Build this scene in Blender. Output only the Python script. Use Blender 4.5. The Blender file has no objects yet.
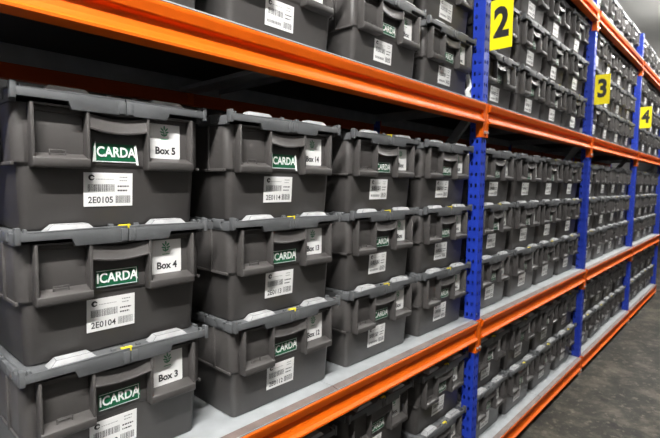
import bpy, bmesh, math, random
from mathutils import Vector, Matrix
random.seed(7)
C = bpy.context.scene.collection
PI = math.pi

# ------------------------------------------------------------------ helpers
def newmat(name, col, rough=.5, metal=0., spec=.5, noise=0., nscale=20., bump=0., coat=0.):
    m = bpy.data.materials.new(name); m.use_nodes = True
    nt = m.node_tree; b = nt.nodes['Principled BSDF']
    b.inputs['Base Color'].default_value = (*col, 1)
    b.inputs['Roughness'].default_value = rough
    b.inputs['Metallic'].default_value = metal
    b.inputs['Specular IOR Level'].default_value = spec
    if coat: b.inputs['Coat Weight'].default_value = coat
    if noise or bump:
        tc = nt.nodes.new('ShaderNodeTexCoord')
        n = nt.nodes.new('ShaderNodeTexNoise'); n.inputs['Scale'].default_value = nscale
        n.inputs['Detail'].default_value = 6
        nt.links.new(tc.outputs['Object'], n.inputs['Vector'])
        if noise:
            r = nt.nodes.new('ShaderNodeValToRGB')
            r.color_ramp.elements[0].position = .3; r.color_ramp.elements[1].position = .75
            r.color_ramp.elements[0].color = (*[c*(1-noise) for c in col], 1)
            r.color_ramp.elements[1].color = (*[min(1, c*(1+noise)) for c in col], 1)
            nt.links.new(n.outputs['Fac'], r.inputs['Fac'])
            nt.links.new(r.outputs['Color'], b.inputs['Base Color'])
        if bump:
            bp = nt.nodes.new('ShaderNodeBump'); bp.inputs['Strength'].default_value = bump
            bp.inputs['Distance'].default_value = .002
            nt.links.new(n.outputs['Fac'], bp.inputs['Height'])
            nt.links.new(bp.outputs['Normal'], b.inputs['Normal'])
    return m

def box(bm, x0, x1, y0, y1, z0, z1):
    vs = [bm.verts.new((x, y, z)) for z in (z0, z1) for (x, y) in ((x0,y0),(x1,y0),(x1,y1),(x0,y1))]
    for f in ((3,2,1,0),(4,5,6,7),(0,1,5,4),(1,2,6,5),(2,3,7,6),(3,0,4,7)):
        bm.faces.new([vs[i] for i in f])
    return vs

def prism(bm, prof, axis, a, b):
    """extrude a closed 2D profile along an axis. axis 'x': prof=(y,z); 'y': prof=(x,z); 'z': prof=(x,y)"""
    def P(p, t):
        return {'x': (t, p[0], p[1]), 'y': (p[0], t, p[1]), 'z': (p[0], p[1], t)}[axis]
    A = [bm.verts.new(P(p, a)) for p in prof]; B = [bm.verts.new(P(p, b)) for p in prof]
    n = len(prof)
    for i in range(n):
        bm.faces.new((A[i], A[(i+1) % n], B[(i+1) % n], B[i]))
    bm.faces.new(A[::-1]); bm.faces.new(B)

def cyl(bm, p, q, r, n=12):
    p = Vector(p); q = Vector(q); d = (q-p).normalized()
    a = d.orthogonal().normalized(); b = d.cross(a)
    A = [bm.verts.new(p + (a*math.cos(2*PI*i/n) + b*math.sin(2*PI*i/n))*r) for i in range(n)]
    B = [bm.verts.new(v.co + (q-p)) for v in A]
    for i in range(n):
        bm.faces.new((A[i], A[(i+1) % n], B[(i+1) % n], B[i]))
    bm.faces.new(A[::-1]); bm.faces.new(B)

def loft(bm, rings, cap0=True, cap1=True):
    R = [[bm.verts.new(p) for p in r] for r in rings]
    n = len(R[0])
    for k in range(len(R)-1):
        for i in range(n):
            bm.faces.new((R[k][i], R[k][(i+1) % n], R[k+1][(i+1) % n], R[k+1][i]))
    if cap0: bm.faces.new(R[0][::-1])
    if cap1: bm.faces.new(R[-1])

def rrect(x0, x1, y0, y1, z, r, n=4):
    out = []
    for cx, cy, a0 in ((x1-r, y0+r, -PI/2), (x1-r, y1-r, 0), (x0+r, y1-r, PI/2), (x0+r, y0+r, PI)):
        for i in range(n+1):
            a = a0 + i*PI/2/n
            out.append((cx + r*math.cos(a), cy + r*math.sin(a), z))
    return out

def mesh(name, bm, mats, bevel=0., seg=2, smooth=False):
    bmesh.ops.recalc_face_normals(bm, faces=bm.faces)
    if bevel:
        es = [e for e in bm.edges if len(e.link_faces) == 2 and e.calc_face_angle(0) > .6]
        bmesh.ops.bevel(bm, geom=es, offset=bevel, segments=seg, profile=.5, affect='EDGES', clamp_overlap=True)
    if smooth:
        for f in bm.faces: f.smooth = True
        for e in bm.edges:
            if len(e.link_faces) == 2 and e.calc_face_angle(0) > .7: e.smooth = False
    me = bpy.data.meshes.new(name); bm.to_mesh(me); bm.free()
    for m in (mats if isinstance(mats, (list, tuple)) else [mats]): me.materials.append(m)
    return me

def obj(name, me, parent=None, loc=(0,0,0)):
    o = bpy.data.objects.new(name, me); C.objects.link(o)
    o.location = loc
    if parent: o.parent = parent
    return o

def tag(o, label, cat, group=None):
    o['label'] = label; o['category'] = cat
    if group: o['group'] = group
    return o

def thing(name, label, cat, loc=(0,0,0), rotz=0, group=None):
    o = bpy.data.objects.new(name, None); C.objects.link(o)
    o.empty_display_size = .05
    o.location = loc; o.rotation_euler = (0, 0, rotz)
    return tag(o, label, cat, group)

def structure(name, me, loc=(0,0,0)):
    o = obj(name, me, None, loc); o['kind'] = 'structure'; return o

_dg = [None]
def text_bm(bm, s, size, x, z, y, bold=0., sx=1., mi=0, align='CENTER', basis=None):
    """flat lettering in the xz plane (facing -y) at depth y, appended to bm; basis maps (u,v)->Vector"""
    cu = bpy.data.curves.new('lettering', 'FONT'); cu.body = s; cu.size = size; cu.offset = bold
    cu.align_x = align; cu.align_y = 'CENTER'; cu.resolution_u = 3
    o = bpy.data.objects.new('lettering', cu); C.objects.link(o)
    bpy.context.view_layer.update()
    me = bpy.data.meshes.new_from_object(o.evaluated_get(bpy.context.evaluated_depsgraph_get()))
    vs = []
    for v in me.vertices:
        u, w = v.co.x*sx, v.co.y
        vs.append(bm.verts.new(basis(u, w) if basis else (x+u, y, z+w)))
    for p in me.polygons:
        try:
            f = bm.faces.new([vs[i] for i in p.vertices]); f.material_index = mi
        except ValueError: pass
    bpy.data.objects.remove(o); bpy.data.curves.remove(cu); bpy.data.meshes.remove(me)

def rect(bm, x0, x1, z0, z1, y, mi=0):
    f = bm.faces.new([bm.verts.new(p) for p in ((x0,y,z0),(x1,y,z0),(x1,y,z1),(x0,y,z1))]); f.material_index = mi

# ------------------------------------------------------------------ materials
M = {}
M['body'] = newmat('grey_plastic', (.067,.0625,.0605), .48, spec=.45, noise=.10, nscale=9, bump=.03)
M['baked_light'] = newmat('lid_plastic_baked_light', (.36,.365,.37), .5, noise=.18, nscale=30)  # paler than the lid: overhead light on the stacking blocks painted into the colour
M['lid'] = newmat('lid_plastic', (.098,.102,.106), .5, spec=.35, noise=.14, nscale=14, bump=.04)
M['paper'] = newmat('white_paper', (.80,.80,.79), .55)
M['ink'] = newmat('black_ink', (.02,.02,.022), .6)
M['greyink'] = newmat('grey_ink', (.25,.25,.25), .6)
M['leaf'] = newmat('green_ink', (.10,.30,.17), .6)
M['green'] = newmat('green_vinyl', (.004,.10,.040), .35)
M['white'] = newmat('white_vinyl', (.80,.82,.80), .4)
M['seal'] = newmat('yellow_plastic', (.75,.62,.02), .4)
M['orange'] = newmat('orange_paint', (.68,.108,.002), .5, spec=.22, noise=.06, nscale=6)
M['orange_rear'] = newmat('orange_paint_baked_shade', (.55,.07,.004), .5, spec=.3)  # same orange as the front beams, darkened to paint in the shade behind
M['blue'] = newmat('blue_paint', (.015,.045,.42), .38, spec=.5, noise=.08, nscale=8)
M['deck'] = newmat('galvanised_steel', (.44,.465,.48), .42, metal=.25, noise=.12, nscale=16)
M['nose'] = newmat('brownish_steel_edge', (.20,.155,.14), .5, metal=.2, noise=.2, nscale=25)  # brownish grey strip along the deck front
M['galv'] = newmat('brace_steel', (.30,.30,.30), .5, metal=.3, noise=.1)
M['under'] = newmat('baked_underside_shade', (.035,.035,.035), .7)  # shade beneath the decks painted as near-black on their downward faces
M['bolt'] = newmat('zinc_bolt', (.6,.6,.6), .35, metal=.7)
M['yellow'] = newmat('yellow_sign', (.95,.80,.0), .4)
M['black'] = newmat('black_print', (.012,.012,.014), .45)
M['hollow'] = newmat('dark_steel', (.02,.02,.03), .7)
M['wall'] = newmat('painted_block', (.06,.06,.06), .8, noise=.1, nscale=2)
M['ceil'] = newmat('ceiling_paint', (.42,.42,.40), .85, noise=.05, nscale=2)
M['housing'] = newmat('lamp_housing', (.7,.7,.7), .4)
em = bpy.data.materials.new('lamp_tube'); em.use_nodes = True
b = em.node_tree.nodes['Principled BSDF']; b.inputs['Base Color'].default_value = (.9,.9,.9,1)
b.inputs['Emission Color'].default_value = (1,.98,.95,1); b.inputs['Emission Strength'].default_value = 680
M['tube'] = em
em2 = em.copy(); em2.name = 'dim_lamp_tube'  # weaker copy of the tube, strength lowered to dim the farther bays
em2.node_tree.nodes['Principled BSDF'].inputs['Emission Strength'].default_value = 270
M['tube_dim'] = em2

def floor_mat():
    m = bpy.data.materials.new('worn_concrete'); m.use_nodes = True
    nt = m.node_tree; b = nt.nodes['Principled BSDF']; L = nt.links.new
    tc = nt.nodes.new('ShaderNodeTexCoord')
    def noise(s, d, rough=.6):
        n = nt.nodes.new('ShaderNodeTexNoise'); n.inputs['Scale'].default_value = s
        n.inputs['Detail'].default_value = d; n.inputs['Roughness'].default_value = rough
        L(tc.outputs['Object'], n.inputs['Vector']); return n
    def ramp(n, stops):
        r = nt.nodes.new('ShaderNodeValToRGB'); e = r.color_ramp.elements
        e[0].position, e[0].color = stops[0][0], (*stops[0][1], 1)
        e[1].position, e[1].color = stops[-1][0], (*stops[-1][1], 1)
        for p, c in stops[1:-1]:
            x = e.new(p); x.color = (*c, 1)
        L(n.outputs['Fac'], r.inputs['Fac']); return r
    a = ramp(noise(4.5, 9, .72), ((.30,(.005,.005,.004)), (.5,(.026,.0245,.018)), (.68,(.105,.095,.070))))
    c = ramp(noise(26, 6), ((.56,(0,0,0)), (.76,(.8,.8,.8))))
    d = ramp(noise(7, 6), ((.32,(.35,.35,.35)), (.48,(1,1,1))))
    mx = nt.nodes.new('ShaderNodeMix'); mx.data_type = 'RGBA'; mx.blend_type = 'MULTIPLY'; mx.inputs[0].default_value = 1
    L(a.outputs['Color'], mx.inputs[6]); L(d.outputs['Color'], mx.inputs[7])
    m2 = nt.nodes.new('ShaderNodeMix'); m2.data_type = 'RGBA'
    L(c.outputs['Color'], m2.inputs[0]); L(mx.outputs[2], m2.inputs[6]); m2.inputs[7].default_value = (.20,.18,.135,1)
    L(m2.outputs[2], b.inputs['Base Color'])
    b.inputs['Roughness'].default_value = .6; b.inputs['Specular IOR Level'].default_value = .25
    bp = nt.nodes.new('ShaderNodeBump'); bp.inputs['Strength'].default_value = .35; bp.inputs['Distance'].default_value = .006
    L(noise(12, 8).outputs['Fac'], bp.inputs['Height']); L(bp.outputs['Normal'], b.inputs['Normal'])
    return m
M['floor'] = floor_mat()

# ------------------------------------------------------------------ the room
FZ, CZ = -1.80, 1.95
X0, X1, Y0, Y1 = -5.0, 13.0, -2.5, 1.1
def slab(name, *a, mat):
    bm = bmesh.new(); box(bm, *a); structure(name, mesh(name, bm, mat))
slab('floor', X0, X1, Y0, Y1, FZ-.1, FZ, mat=M['floor'])
slab('ceiling', X0, X1, Y0, Y1, CZ, CZ+.1, mat=M['ceil'])
slab('wall_back', X0, X1, Y1, Y1+.1, FZ, CZ, mat=M['wall'])
slab('wall_front', X0, X1, Y0-.1, Y0, FZ, CZ, mat=M['wall'])
slab('wall_left', X0-.1, X0, Y0, Y1, FZ, CZ, mat=M['wall'])
slab('wall_right', X1, X1+.1, Y0, Y1, FZ, CZ, mat=M['wall'])

# ------------------------------------------------------------------ ceiling lamps over the aisle
def lamp_meshes():
    bm = bmesh.new(); prism(bm, [(-.06,0),(.06,0),(.045,.06),(-.045,.06)], 'x', -.75, .75)
    h = mesh('housing', bm, M['housing'], .004)
    bm = bmesh.new(); cyl(bm, (-.72,0,-.02), (.72,0,-.02), .018, 12)
    t = mesh('tube', bm, M['tube'])
    bm = bmesh.new()
    for s in (-.735, .735): box(bm, s-.012, s+.012, -.02, .02, -.042, .0)
    e = mesh('end_cap', bm, M['housing'], .003)
    bm = bmesh.new()
    for s in (-.5, .5): cyl(bm, (s,0,.06), (s,0,.1), .006, 8)
    r = mesh('hanger', bm, M['housing'])
    return h, t, e, r
LM = lamp_meshes()
LT2 = LM[1].copy(); LT2.materials[0] = M['tube_dim']
for i, x in enumerate((-2.7, 2.1, 5.1, 8.4)):
    w = ('left of the viewer', 'near sign 3', 'near sign 4', 'at the far end of the racking')[i]
    t = thing('tube_lamp', 'white fluorescent tube lamp hung over the aisle, ' + w, 'lamp', (x, -1.25 if i == 0 else -.70, CZ-.1), 0, 'tube lamps over the aisle')
    for n, me in zip(('housing','tube','end_cap','hanger'), LM): obj(n, LT2 if (n == 'tube' and i) else me, t)

# ------------------------------------------------------------------ crates
W, D, PITCH = .395, .60, .262
def make_body():
    bm = bmesh.new()
    loft(bm, [rrect(.022, W-.022, .042, D-.042, 0, .012), rrect(.018, W-.018, .038, D-.038, .006, .016),
              rrect(.013, W-.013, .030, D-.030, .124, .018), rrect(.006, W-.006, .026, D-.022, .130, .018),
              rrect(.005, W-.005, .026, D-.018, .240, .018)])
    f = .026
    # fins that frame the two front pockets
    for x in (.0335, .1295, .2525, .3575):
        box(bm, x-.0028, x+.0028, .002, f+.002, .123, .238)
    # pocket shelves with a sloped top and a rounded nose
    for a, c in ((.0315, .1315), (.2505, .3595)):
        prism(bm, [(.0,.126),(.003,.121),(f+.002,.121),(f+.002,.150),(.010,.143),(.0,.139)], 'x', a, c)
        # shallow inner frame of the pocket back
        box(bm, a, c, f-.004, f+.002, .226, .240)
    # card clip standing in the left pocket
    for x0_, x1_, z0_, z1_ in ((.062,.092,.153,.1555), (.062,.0645,.143,.155), (.0895,.092,.143,.155)):
        box(bm, x0_, x1_, .014, .017, z0_, z1_)
    # top flange
    box(bm, .0315, .3595, .008, f+.002, .2355, .240)
    # ribs down both sides
    for s in (0, 1):
        for y in (.10, .24, .36, .50):
            xx = .0005 if s == 0 else W-.0065
            box(bm, xx, xx+.006, y-.003, y+.003, .127, .238)
        xx = .003 if s == 0 else W-.009
        box(bm, xx, xx+.006, .03, D-.03, .124, .131)
    return mesh('body', bm, M['body'], .0014, 2, True)

def make_handle():
    bm = bmesh.new(); n = 14; rings = []
    for i in range(n+1):
        u = i/n; x = .1315 + u*.119; s = math.sin(PI*u)
        zt = .2305 - .007*s; zb = .200 - .007*s; yf = .006 + .004*s
        rings.append([(x, yf+.0016, zt), (x, yf, zt-.003), (x, yf-.001, zb+.006), (x, yf-.0035, zb+.003), (x, yf-.003, zb), (x, yf+.004, zb-.001), (x, yf+.016, zt-.006), (x, yf+.014, zt)])
    loft(bm, rings)
    # upper lip behind the grip
    rings = []
    for i in range(n+1):
        u = i/n; x = .1315 + u*.119; s = math.sin(PI*u)
        rings.append([(x, .004, .2350), (x, .003, .2335-.004*s), (x, .026, .2335-.006*s), (x, .026, .2350)])
    loft(bm, rings)
    return mesh('handle', bm, M['body'], 0, 1, True)

def make_flap(side):
    """half lid, side 0 = left of the front view, 1 = right (mirrored)"""
    bm = bmesh.new(); mid = W*.515
    def X(x): return x if side == 0 else W - x
    lim = mid - .001 if side == 0 else W - mid - .001
    def bx(a, c, *r):
        a, c = sorted((X(a), X(c))); box(bm, a, c, *r)
    bx(.010, lim, .004, D-.004, .252, PITCH-.0005)                # top plate
    bx(.002, .014, .020, D-.020, .238, PITCH-.002)                # side rim
    # front skirt: thin outside, deeper tab towards the middle, back skirt alike
    for sgn in (0, 1):
        Y = (lambda y: y) if sgn == 0 else (lambda y: D - y)
        pr = [(.004,.2470),(.094,.2470),(.100,.2320),(lim,.2320),(lim,.2615),(.004,.2615)]
        prism(bm, [(X(p[0]), p[1]) for p in pr], 'y', Y(.0), Y(.012))
        prism(bm, [(X(p[0]), p[1]) for p in ((.004,.2615),(lim,.2615),(lim,.2660),(.150,.2660),(.004,.2630))], 'y', Y(.0), Y(.006))
        # raised stacking block with sloping ends and a sloping front
        b0, b1 = .050, .142
        za, zb = .261, .2745
        lo = [(b0,.004),(b1,.004),(b1,.035),(b0,.035)]; hi = [(b0+.014,.010),(b1-.014,.010),(b1-.016,.033),(b0+.016,.033)]
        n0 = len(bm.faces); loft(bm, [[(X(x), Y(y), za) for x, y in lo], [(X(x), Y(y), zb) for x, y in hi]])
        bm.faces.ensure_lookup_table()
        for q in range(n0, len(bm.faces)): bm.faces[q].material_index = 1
        # hinge block on the corner, locking peg near the middle
        bx(.0, .009, *sorted((Y(-.001), Y(.014))), .242, .2720)
        bx(.014, .020, *sorted((Y(.002), Y(.014))), .258, .2690)
    bx(.166, .176, .004, .012, .261, .2705)
    bx(lim-.014, lim, -.0022, .010, .2345, .2600)                  # interlocking tooth
    # hinge knuckles along the side with gaps between them
    for k in range(6):
        y = .045 + k*.088
        cyl(bm, (X(.005), y, .2610), (X(.005), y+.050, .2610), .0052, 8)
        bx(-.0005, .006, y+.008, y+.040, .2435, .2610)
    # ribs and a waffle on the lid top
    for y in (.10, .20, .30, .40, .50):
        bx(.020, lim-.004, y-.0015, y+.0015, .2605, .2618)
    return mesh('lid_flap', bm, [M['lid'], M['baked_light']], .0012, 2, True)

def make_barcode(code):
    y = .0245
    bm = bmesh.new(); box(bm, .1225, .2225, -.0008, 0, 0, .070)
    lab = mesh('barcode_label', bm, M['paper'])
    bm = bmesh.new(); q = -.0011
    rr = random.Random(code or 'x')
    x0 = .1225; W_ = .100; H = .070
    def hx(u): return x0 + u*W_
    def hz(v): return v*H
    # round mark with a pale crescent
    n = 16; cx, cz, r = hx(.15), hz(.855), .0062
    f = bm.faces.new([bm.verts.new((cx+r*math.cos(-2*PI*i/n), q, cz+r*math.sin(-2*PI*i/n))) for i in range(n)])
    cx2, cz2, r2 = cx+.0010, cz-.0004, .0030
    f = bm.faces.new([bm.verts.new((cx2+r2*math.cos(-2*PI*i/n), q-.0002, cz2+r2*math.sin(-2*PI*i/n))) for i in range(n)]); f.material_index = 2
    rect(bm, cx2, cx2+.0055, cz2-.0012, cz2+.0012, q-.0003, 2)
    def bars(u0, u1, v0, v1):
        u = u0
        while u < u1-.006:
            w = rr.choice((.006,.006,.010,.014)); rect(bm, hx(u), hx(min(u+w, u1)), hz(v0), hz(v1), q, 0)
            u += w + rr.choice((.007,.009,.014))
    def scrawl(u0, u1, v, h=.022, mi=1):
        u = u0
        while u < u1-.01:
            w = rr.uniform(.018,.05); rect(bm, hx(u), hx(min(u+w, u1)), hz(v), hz(v+h), q, mi); u += w+.012
    scrawl(.24, .60, .80, .018); scrawl(.72, .90, .86, .03); scrawl(.72, .88, .76, .03)
    bars(.08, .62, .44, .66); scrawl(.68, .92, .58, .045, 0); scrawl(.68, .88, .45, .045, 0)
    bars(.64, .95, .09, .32)
    if code: text_bm(bm, code, .0185, hx(.335), hz(.185), q, .0003, .92)
    else: scrawl(.07, .58, .13, .11, 1)
    pr = mesh('print', bm, [M['ink'], M['greyink'], M['paper']])
    return lab, pr

def make_number(text):
    q = -.0011; x0, x1, z0, z1 = .2625, .3385, .1475, .2300
    bm = bmesh.new()
    r = rrect(x0, x1, z0, z1, 0, .006)
    prism(bm, [(p[0], p[1]) for p in r], 'y', -.0008, 0)
    lab = mesh('number_label', bm, M['paper'])
    bm = bmesh.new(); cx, cz = (x0+x1)/2, z1-.022
    # green sprig emblem
    def leaf(x, z, a, l, w):
        n = 8; pts = []
        for i in range(n):
            t = -2*PI*i/n; u, v = l*math.cos(t), w*math.sin(t)
            pts.append((x + u*math.cos(a) - v*math.sin(a), q, z + u*math.sin(a) + v*math.cos(a)))
        f = bm.faces.new([bm.verts.new(p) for p in pts]); f.material_index = 1
    for x, z, a, l, w in ((0,.010,1.57,.005,.0022),(-.005,.006,2.3,.0055,.002),(.005,.006,.8,.0055,.002),(-.006,0,2.9,.005,.002),
                          (.006,0,.3,.005,.002),(-.001,-.004,1.57,.007,.0016),(.003,-.006,.5,.005,.0022),(-.005,-.006,2.6,.004,.0018)):
        leaf(cx+x, cz+z, a, l, w)
    rect(bm, cx-.009, cx+.009, cz-.0165, cz-.0145, q, 1)
    if text: text_bm(bm, text, .0220, cx+.002, z0+.0185, q, .0008, .95 if len(text) < 6 else .82)
    else:
        rr = random.Random(3)
        for u in (.12,.26,.38,.60,.74): rect(bm, x0+u*.073, x0+(u+.09)*.073, z0+.012, z0+.012+rr.uniform(.009,.014), q, 0)
    return lab, mesh('print', bm, [M['ink'], M['leaf']])

def make_sticker(peeled):
    bm = bmesh.new(); x0, x1, z0, z1 = .1450, .2340, .1370, .1740
    # slightly bowed strip
    n = 10; A = []; B = []
    for i in range(n+1):
        u = i/n; x = x0+u*(x1-x0); y = -.0012-.0016*math.sin(PI*u)
        A.append((x, y, z0)); B.append((x, y, z1))
    for i in range(n):
        bm.faces.new([bm.verts.new(p) for p in (A[i], A[i+1], B[i+1], B[i])])
    bm.faces.new([bm.verts.new(p) for p in ((x0,0,z0),(x0,0,z1),B[0],A[0])])
    st = mesh('name_sticker', bm, M['green'])
    bm = bmesh.new()
    text_bm(bm, 'ICARDA', .0285, (x0+x1)/2-.0015, (z0+z1)/2+.0004, -.0036, .0007, .83)
    if peeled:
        for tri in (((x0-.003,-.004,z0-.002),(x0+.005,-.004,z0+.002),(x0+.003,-.006,z1+.004)),
                    ((x1-.001,-.004,z0-.005),(x1+.003,-.006,z0-.006),(x1-.002,-.006,z1+.001),(x1-.006,-.004,z1-.002))):
            bm.faces.new([bm.verts.new(p) for p in tri])
        rect(bm, x0-.002, x1, z0-.001, z0+.0008, -.004)
    else:
        rect(bm, x0, x1-.004, z0+.0015, z0+.0028, -.0036)
        rect(bm, x0, x1-.004, z1-.0028, z1-.0015, -.0036)
        rect(bm, x1-.0058, x1-.0040, z0+.0028, z1-.003, -.0036)
    return st, mesh('lettering', bm, M['white'])

def make_seal():
    bm = bmesh.new(); box(bm, .186, .210, .002, .011, .2655, .2680)
    box(bm, .203, .206, -.0012, .004, .2600, .2695)
    return mesh('seal_tag', bm, M['seal'], .0008)

ME = dict(body=make_body(), handle=make_handle(), flap0=make_flap(0), flap1=make_flap(1), seal=make_seal(),
          plain_st=make_sticker(False), peeled_st=make_sticker(True))
_bc, _nm = {}, {}
def crate(x, y, z, yaw, label, group, code=None, num=None, peeled=False, seal=True, sticker=True, dx=0.):
    t = thing('storage_crate', label, 'crate', (x, y, z), yaw, group)
    obj('body', ME['body'], t); obj('handle', ME['handle'], t)
    obj('lid_flap', ME['flap0'], t); obj('lid_flap', ME['flap1'], t)
    k = code or ''
    if k not in _bc: _bc[k] = make_barcode(code)
    o = obj('barcode_label', _bc[k][0], t, (dx+.005, .0346, .0440)); o.rotation_euler = (.067, 0, 0)
    o['label'] = 'white paper label with a barcode'; obj('print', _bc[k][1], o)
    k = num or ''
    if k not in _nm: _nm[k] = make_number(num)
    o = obj('number_label', _nm[k][0], t, (0, .0258, 0)); o['label'] = 'white square label with a green sprig'; obj('print', _nm[k][1], o)
    if sticker:
        s = ME['peeled_st' if peeled else 'plain_st']
        o = obj('name_sticker', s[0], t, (0, .0258, 0)); o['label'] = 'dark green sticker with white lettering'; obj('lettering', s[1], o)
    if seal:
        o = obj('seal_tag', ME['seal'], t); o['label'] = 'yellow plastic seal'
    return t

# ------------------------------------------------------------------ racking
PX = [-1.985, .012, 1.847, 3.680, 5.513]      # left edge of each post
PW, PD = .050, .055
LEV = {'floor': -1.672, 'middle': -.992, 'upper': .0, 'top': .915}
BH = .085; RY = .60; DT = .008
bayname = ['bay left of sign 2', 'bay between signs 2 and 3', 'bay between signs 3 and 4', 'bay beyond sign 4']

def perforated(bm, P, w, z0, z1, pitch=.05, hw=.010, hh=.017, cols=(.27,.73)):
    """flat strip of width w with two columns of slots cut out; P(u,z) -> point"""
    us = [0]
    for c in cols: us += [c*w-hw/2, c*w+hw/2]
    us.append(w)
    zs = [z0]; z = z0+.03
    while z < z1-.03:
        zs += [z-hh/2, z+hh/2]; z += pitch
    zs.append(z1)
    V = {}
    def v(i, j):
        if (i, j) not in V: V[i, j] = bm.verts.new(P(us[i], zs[j]))
        return V[i, j]
    for j in range(len(zs)-1):
        for i in range(len(us)-1):
            if j % 2 == 1 and i % 2 == 1: continue
            bm.faces.new((v(i,j), v(i+1,j), v(i+1,j+1), v(i,j+1)))

def make_post(front=True):
    bm = bmesh.new(); z0, z1 = FZ+.006, 1.19
    perforated(bm, lambda u, z: (u, 0, z), PW, z0, z1)
    perforated(bm, lambda u, z: (0, u, z), PD, z0, z1, cols=(.35,.75))
    perforated(bm, lambda u, z: (PW, u, z), PD, z0, z1, cols=(.35,.75))
    box(bm, .002, PW-.002, PD-.004, PD, z0, z1)
    me = mesh('post', bm, M['blue'])
    bm = bmesh.new(); box(bm, -.012, PW+.012, -.012, PD+.02, FZ, FZ+.006)
    cyl(bm, (-.003,-.003,FZ+.004), (-.003,-.003,FZ+.020), .006, 6)
    fp = mesh('foot_plate', bm, M['bolt'], .001)
    return me, fp
POST, FOOT = make_post()
def brace_mesh(ya, za, yb, zb):
    bm = bmesh.new(); d = Vector((0, yb-ya, zb-za)); n = Vector((0, -d.z, d.y)).normalized()*.019
    p, q = Vector((0, ya, za)), Vector((0, yb, zb))
    x0, x1 = .010, .036
    prof = [(p-n), (p+n), (q+n), (q-n)]
    for a, c in ((x0, x0+.002),):
        vs = [bm.verts.new((a, v.y, v.z)) for v in prof] + [bm.verts.new((c, v.y, v.z)) for v in prof]
        for f in ((0,1,2,3),(7,6,5,4),(0,4,5,1),(1,5,6,2),(2,6,7,3),(3,7,4,0)): bm.faces.new([vs[i] for i in f])
    for s in (-1, 1):
        e = [(p+n*s), (q+n*s), (q+n*s*.9), (p+n*s*.9)]
        vs = [bm.verts.new((x0, v.y, v.z)) for v in e] + [bm.verts.new((x1, v.y, v.z)) for v in e]
        for f in ((0,1,2,3),(7,6,5,4),(0,4,5,1),(1,5,6,2),(2,6,7,3),(3,7,4,0)): bm.faces.new([vs[i] for i in f])
    return mesh('brace', bm, M['galv'])
BR = [brace_mesh(.050, -.02, .600, -.72), brace_mesh(.050, -1.45, .600, -.78), brace_mesh(.050, .95, .600, .25), brace_mesh(.050, .05, .600, .20)]
frame_lab = ['at the left end of the first bay', 'carrying sign 2', 'carrying sign 3', 'carrying sign 4', 'beyond sign 4, farthest along the row']
for i, x in enumerate(PX):
    t = thing('upright_frame', 'blue perforated steel upright frame ' + frame_lab[i], 'rack frame', (x, 0, 0), 0, 'upright frames of the racking')
    obj('post', POST, t); obj('foot_plate', FOOT, t)
    obj('post', POST, t, (0, RY, 0)); obj('foot_plate', FOOT, t, (0, RY, 0))
    for me in BR: o = obj('brace', me, t); o['label'] = 'grey galvanised diagonal brace'

# beam section (y, z): top band, recess, lit lower lip
PROF = [(.026,0),(-.015,0),(-.019,-.004),(-.0185,-.010),(-.013,-.028),(-.010,-.032),(.001,-.0345),(.002,-.038),(-.003,-.060),(-.009,-.0715),(-.014,-.0755),(-.019,-.078),(-.019,-.0835),(-.015,-.085),(.026,-.085)]
def make_beam(L):
    bm = bmesh.new(); prism(bm, PROF, 'x', 0, L)
    return mesh('beam', bm, M['orange'], 0, 1, False)
def make_connector(side, h):
    """side -1: plate on the right of a post (beam's left end); +1: on the left half of a post (beam's right end)"""
    bm = bmesh.new()
    if side > 0:
        box(bm, -.004, .0, -.008, .026, -h, .004)        # flange on the post's side
        box(bm, -.004, .0235, -.008, -.001, -h, .004)
        bx = .012
    else:
        box(bm, .0, .004, -.008, .026, -h, .004)
        box(bm, -.0235, .004, -.008, -.001, -h, .004)
        bx = -.012
    me = mesh('end_connector', bm, M['orange'], .0012)
    bm = bmesh.new(); cyl(bm, (bx,-.008,-h+.022), (bx,-.015,-h+.022), .0065, 6)
    return me, mesh('bolt', bm, M['bolt'])
CON = {(s, h): make_connector(s, h) for s in (-1, 1) for h in (.148, .124)}

def make_panel(x0, x1):
    bm = bmesh.new()
    box(bm, x0+.0015, x1-.0015, .009, RY-.006, .0062, .0082)
    box(bm, x0+.0015, x1-.0015, .030, .032, -.036, .0062)
    box(bm, x0+.0015, x1-.0015, RY-.008, RY-.006, -.045, .0062)
    for x in (x0+.002, x1-.005): box(bm, x, x+.003, .032, RY-.008, -.030, .0062)
    box(bm, x0+.0015, x1-.0015, -.0166, -.0152, .0005, .0040)
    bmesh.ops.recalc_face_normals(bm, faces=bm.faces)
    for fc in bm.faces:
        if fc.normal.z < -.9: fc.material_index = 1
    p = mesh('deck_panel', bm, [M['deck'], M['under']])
    bm = bmesh.new()
    prism(bm, [(.0088,.0062),(.0088,.0082),(-.0135,.0040),(-.0150,.0005),(-.0135,.0005)], 'x', x0+.0015, x1-.0015)
    return p, mesh('panel_edge', bm, M['nose'])

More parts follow.
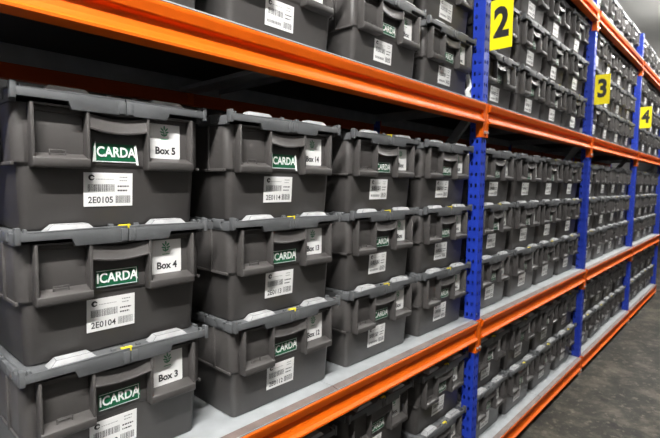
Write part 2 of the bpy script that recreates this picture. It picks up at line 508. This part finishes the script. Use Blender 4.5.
beam_lab = {'floor': 'orange steel beam just above the floor', 'middle': 'orange steel beam under the middle shelf', 'upper': 'orange steel beam under the upper shelf', 'top': 'orange steel beam under the top shelf'}
for i in range(4):
    a, c = PX[i]+PW, PX[i+1]
    L = c - a - .008
    bme = make_beam(L)
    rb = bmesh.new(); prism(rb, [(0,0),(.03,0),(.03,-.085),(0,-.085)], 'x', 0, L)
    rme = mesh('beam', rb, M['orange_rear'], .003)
    mid = (a+c)/2
    panels = [make_panel(a-mid+.001, -.0), make_panel(.0, c-mid-.001)]
    cb = bmesh.new(); box(cb, -.036, .036, .034, RY-.010, -.045, -.031)
    cbm = mesh('cross_support', cb, M['deck'], .002)
    for lev, z in LEV.items():
        bn = bayname[i]
        h = .124 if lev == 'floor' else .148
        t = thing('shelf_beam', 'front %s, %s' % (beam_lab[lev], bn), 'beam', (a+.004, 0, z), 0, 'front beams of the racking')
        obj('beam', bme, t)
        for s, xx in ((-1, -.004), (1, L+.004)):
            k = obj('end_connector', CON[s, h][0], t, (xx, 0, 0)); obj('bolt', CON[s, h][1], k)
        t = thing('shelf_beam', 'rear %s, %s' % (beam_lab[lev], bn), 'beam', (a+.004, RY, z), 0, 'rear beams of the racking')
        obj('beam', rme, t)
        if lev in ('upper', 'middle'):
            bm = bmesh.new(); box(bm, mid-.14-a, mid-.115-a, -.006, 0, -.082, -.03); cyl(bm, (mid-.127-a, -.006, -.05), (mid-.127-a, -.012, -.05), .008, 8)
            obj('clip', mesh('clip', bm, M['orange'], .001), t)
        t = thing('shelf_deck', 'galvanised steel deck of the %s shelf, %s' % (lev if lev != 'floor' else 'lowest', bn), 'shelf', (mid, 0, z), 0, 'shelf decks of the racking')
        for p, e in panels:
            obj('deck_panel', p, t); o = obj('panel_edge', e, t); o['label'] = 'brownish front edge of the panel'
        obj('cross_support', cbm, t, (-.135 if i == 0 else -.1, 0, 0))

# ------------------------------------------------------------------ number signs standing out from the posts
def make_sign(ch):
    bm = bmesh.new(); box(bm, 0, .0025, -.100, 0, 0, .215)
    plate = mesh('sign_plate', bm, M['yellow'])
    bm = bmesh.new()
    text_bm(bm, ch, .175, 0, 0, 0, .0070, .78, basis=lambda u, w: (-.0006, -.050-u, .1085+w))
    text_bm(bm, ch, .175, 0, 0, 0, .0070, .78, basis=lambda u, w: (.0031, -.050+u, .1085+w))
    num = mesh('number', bm, M['black'])
    bm = bmesh.new(); box(bm, .0025, .018, -.010, -.001, .02, .05); box(bm, .0025, .018, -.010, -.001, .165, .195)
    return plate, num, mesh('bracket', bm, M['bolt'])
for ch, i in (('2', 1), ('3', 2), ('4', 3)):
    t = thing('number_sign', 'yellow sign with a black number %s standing out from a blue post' % ch, 'sign', (PX[i]+PW+.004, 0, LEV['upper']+.242), 0, 'yellow bay number signs')
    for n, me in zip(('sign_plate', 'number', 'bracket'), make_sign(ch)): obj(n, me, t)

# ------------------------------------------------------------------ filling the shelves
def base(lev, r): return LEV[lev] + .0084 + r*PITCH
# middle shelf of the first bay: (x, y, yaw) fitted to the photograph, top row first
FIT = {'A': ((-1.762,.051,.006), (-1.764,.049,.006), (-1.767,.045,.006)),
       'B': ((-1.327,.015,-.009), (-1.320,.017,-.009), (-1.312,.020,-.007)),
       'C': ((-.853,.023,.003), (-.848,.026,.003), (-.849,.025,.001)),
       'D': ((-.415,.020,-.003), (-.407,.022,-.002), (-.404,.021,-.004))}
DEF = {'A': ('Box %d', '2E010%d', (5,4,3)), 'B': ('Box %d', '2E01%d', (14,13,12))}
rowname = ('topmost', 'middle', 'bottom'); ordn = ('first', 'second', 'third', 'fourth')
seals = {'A1','A2','B1','B2','C0','C1','C2','D1','D2'}
for ci, c in enumerate('ABCD'):
    for r, (x, y, w) in enumerate(FIT[c]):
        k = c+str(r)
        num = code = None
        if c in DEF:
            n = DEF[c][2][r]; num = DEF[c][0] % n; code = DEF[c][1] % n
            lab = 'grey lidded crate labelled %s, %s of its middle-shelf stack' % (num, rowname[r])
        else:
            num = 'Box'
            lab = 'grey lidded crate, %s of the %s stack left of sign 2, middle shelf' % (rowname[r], 'second' if c == 'C' else 'first')
        crate(x, y, base('middle', 2-r), w, lab, 'crates on the middle shelf', code, num, k in ('A0','B0'), k in seals)

def fill(bay, lev, rows, cols=(0,1,2,3)):
    a, c = PX[bay]+PW, PX[bay+1]
    gap = (c-a-4*W)/5
    for col in cols:
        dx = random.uniform(-.006,.006); y0 = .022 + random.uniform(-.006,.008)
        for r in range(rows):
            x = a + gap + col*(W+gap) + dx + random.uniform(-.002,.002)
            if bay == 0:   # same columns as the middle shelf
                x = (-1.762, -1.318, -.850, -.405)[col] + random.uniform(-.003,.003)
            y = y0 + random.uniform(-.0015,.0015)
            if rows == 1: rn = ''
            elif rows == 2: rn = ('bottom', 'topmost')[r] + ' of the '
            else: rn = ('bottom','middle','topmost')[r] + ' of the '
            sh = lev if lev != 'floor' else 'lowest'
            if rows == 1: lab = 'grey lidded crate, %s along the top shelf, %s' % (ordn[col], bayname[bay])
            else: lab = 'grey lidded crate, %s%s stack, %s shelf, %s' % (rn, ordn[col], sh, bayname[bay])
            seal = random.random() < (.75 if lev == 'floor' else .45)
            if lev == 'upper' and bay == 0: seal = False
            crate(x, y, base(lev, r), random.uniform(-.002,.002), lab, 'crates on the %s shelf' % sh, None, 'Box' if bay == 0 else None,
                  random.random() < .25, seal, dx=random.uniform(-.004,.004))
fill(0, 'floor', 2, (1,2,3)); fill(0, 'upper', 2)
for bay in (1,2,3):
    fill(bay, 'floor', 2); fill(bay, 'middle', 3); fill(bay, 'upper', 3); fill(bay, 'top', 1)

# crumpled strip of white plastic stuck between the last upper crate and the post
bm = bmesh.new()
pts = [(0,0,.135),(.010,-.006,.105),(.016,-.010,.070),(.006,-.004,.052),(.018,-.008,.030),(.004,-.002,.001)]
A = [bm.verts.new(p) for p in pts]; B = [bm.verts.new((p[0]-.006+.004*(i % 2), p[1]+.022, p[2]+.003*(i % 2))) for i, p in enumerate(pts)]
for i in range(len(pts)-1): bm.faces.new((A[i], A[i+1], B[i+1], B[i]))
me = mesh('plastic_strip', bm, M['white'])
o = obj('plastic_strip', me, None, (-.006, .062, LEV['upper']+.0090))
sm = o.modifiers.new('thickness', 'SOLIDIFY'); sm.thickness = .0012
tag(o, 'crumpled white plastic strip between an upper-shelf crate and the post with sign 2', 'plastic strip')

# ------------------------------------------------------------------ camera, world, view
f, cx, cy, cz, yaw, pitch, roll = 462.23, -1.9881, -.9173, -.365, .8291, -.075, .0099
fw = Vector((math.sin(yaw)*math.cos(pitch), math.cos(yaw)*math.cos(pitch), math.sin(pitch)))
r = Vector((math.cos(yaw), -math.sin(yaw), 0)); u = r.cross(fw)
r2 = r*math.cos(roll) + u*math.sin(roll); u2 = -r*math.sin(roll) + u*math.cos(roll)
cam = bpy.data.cameras.new('camera'); co = bpy.data.objects.new('camera', cam); C.objects.link(co)
cam.sensor_width = 36; cam.lens = f*36/660; cam.clip_start = .02
mt = Matrix((r2, u2, -fw)).transposed().to_4x4(); mt.translation = (cx, cy, cz); co.matrix_world = mt
cam.dof.use_dof = True; cam.dof.focus_distance = 1.15; cam.dof.aperture_fstop = 6.0
sc = bpy.context.scene; sc.camera = co
w = bpy.data.worlds.new('world'); sc.world = w; w.use_nodes = True
w.node_tree.nodes['Background'].inputs[0].default_value = (.5,.5,.52,1)
w.node_tree.nodes['Background'].inputs[1].default_value = .15
sc.view_settings.view_transform = 'Standard'; sc.view_settings.look = 'None'
sc.view_settings.gamma = 1; sc.view_settings.exposure = 1.2; sc.view_settings.use_curve_mapping = False
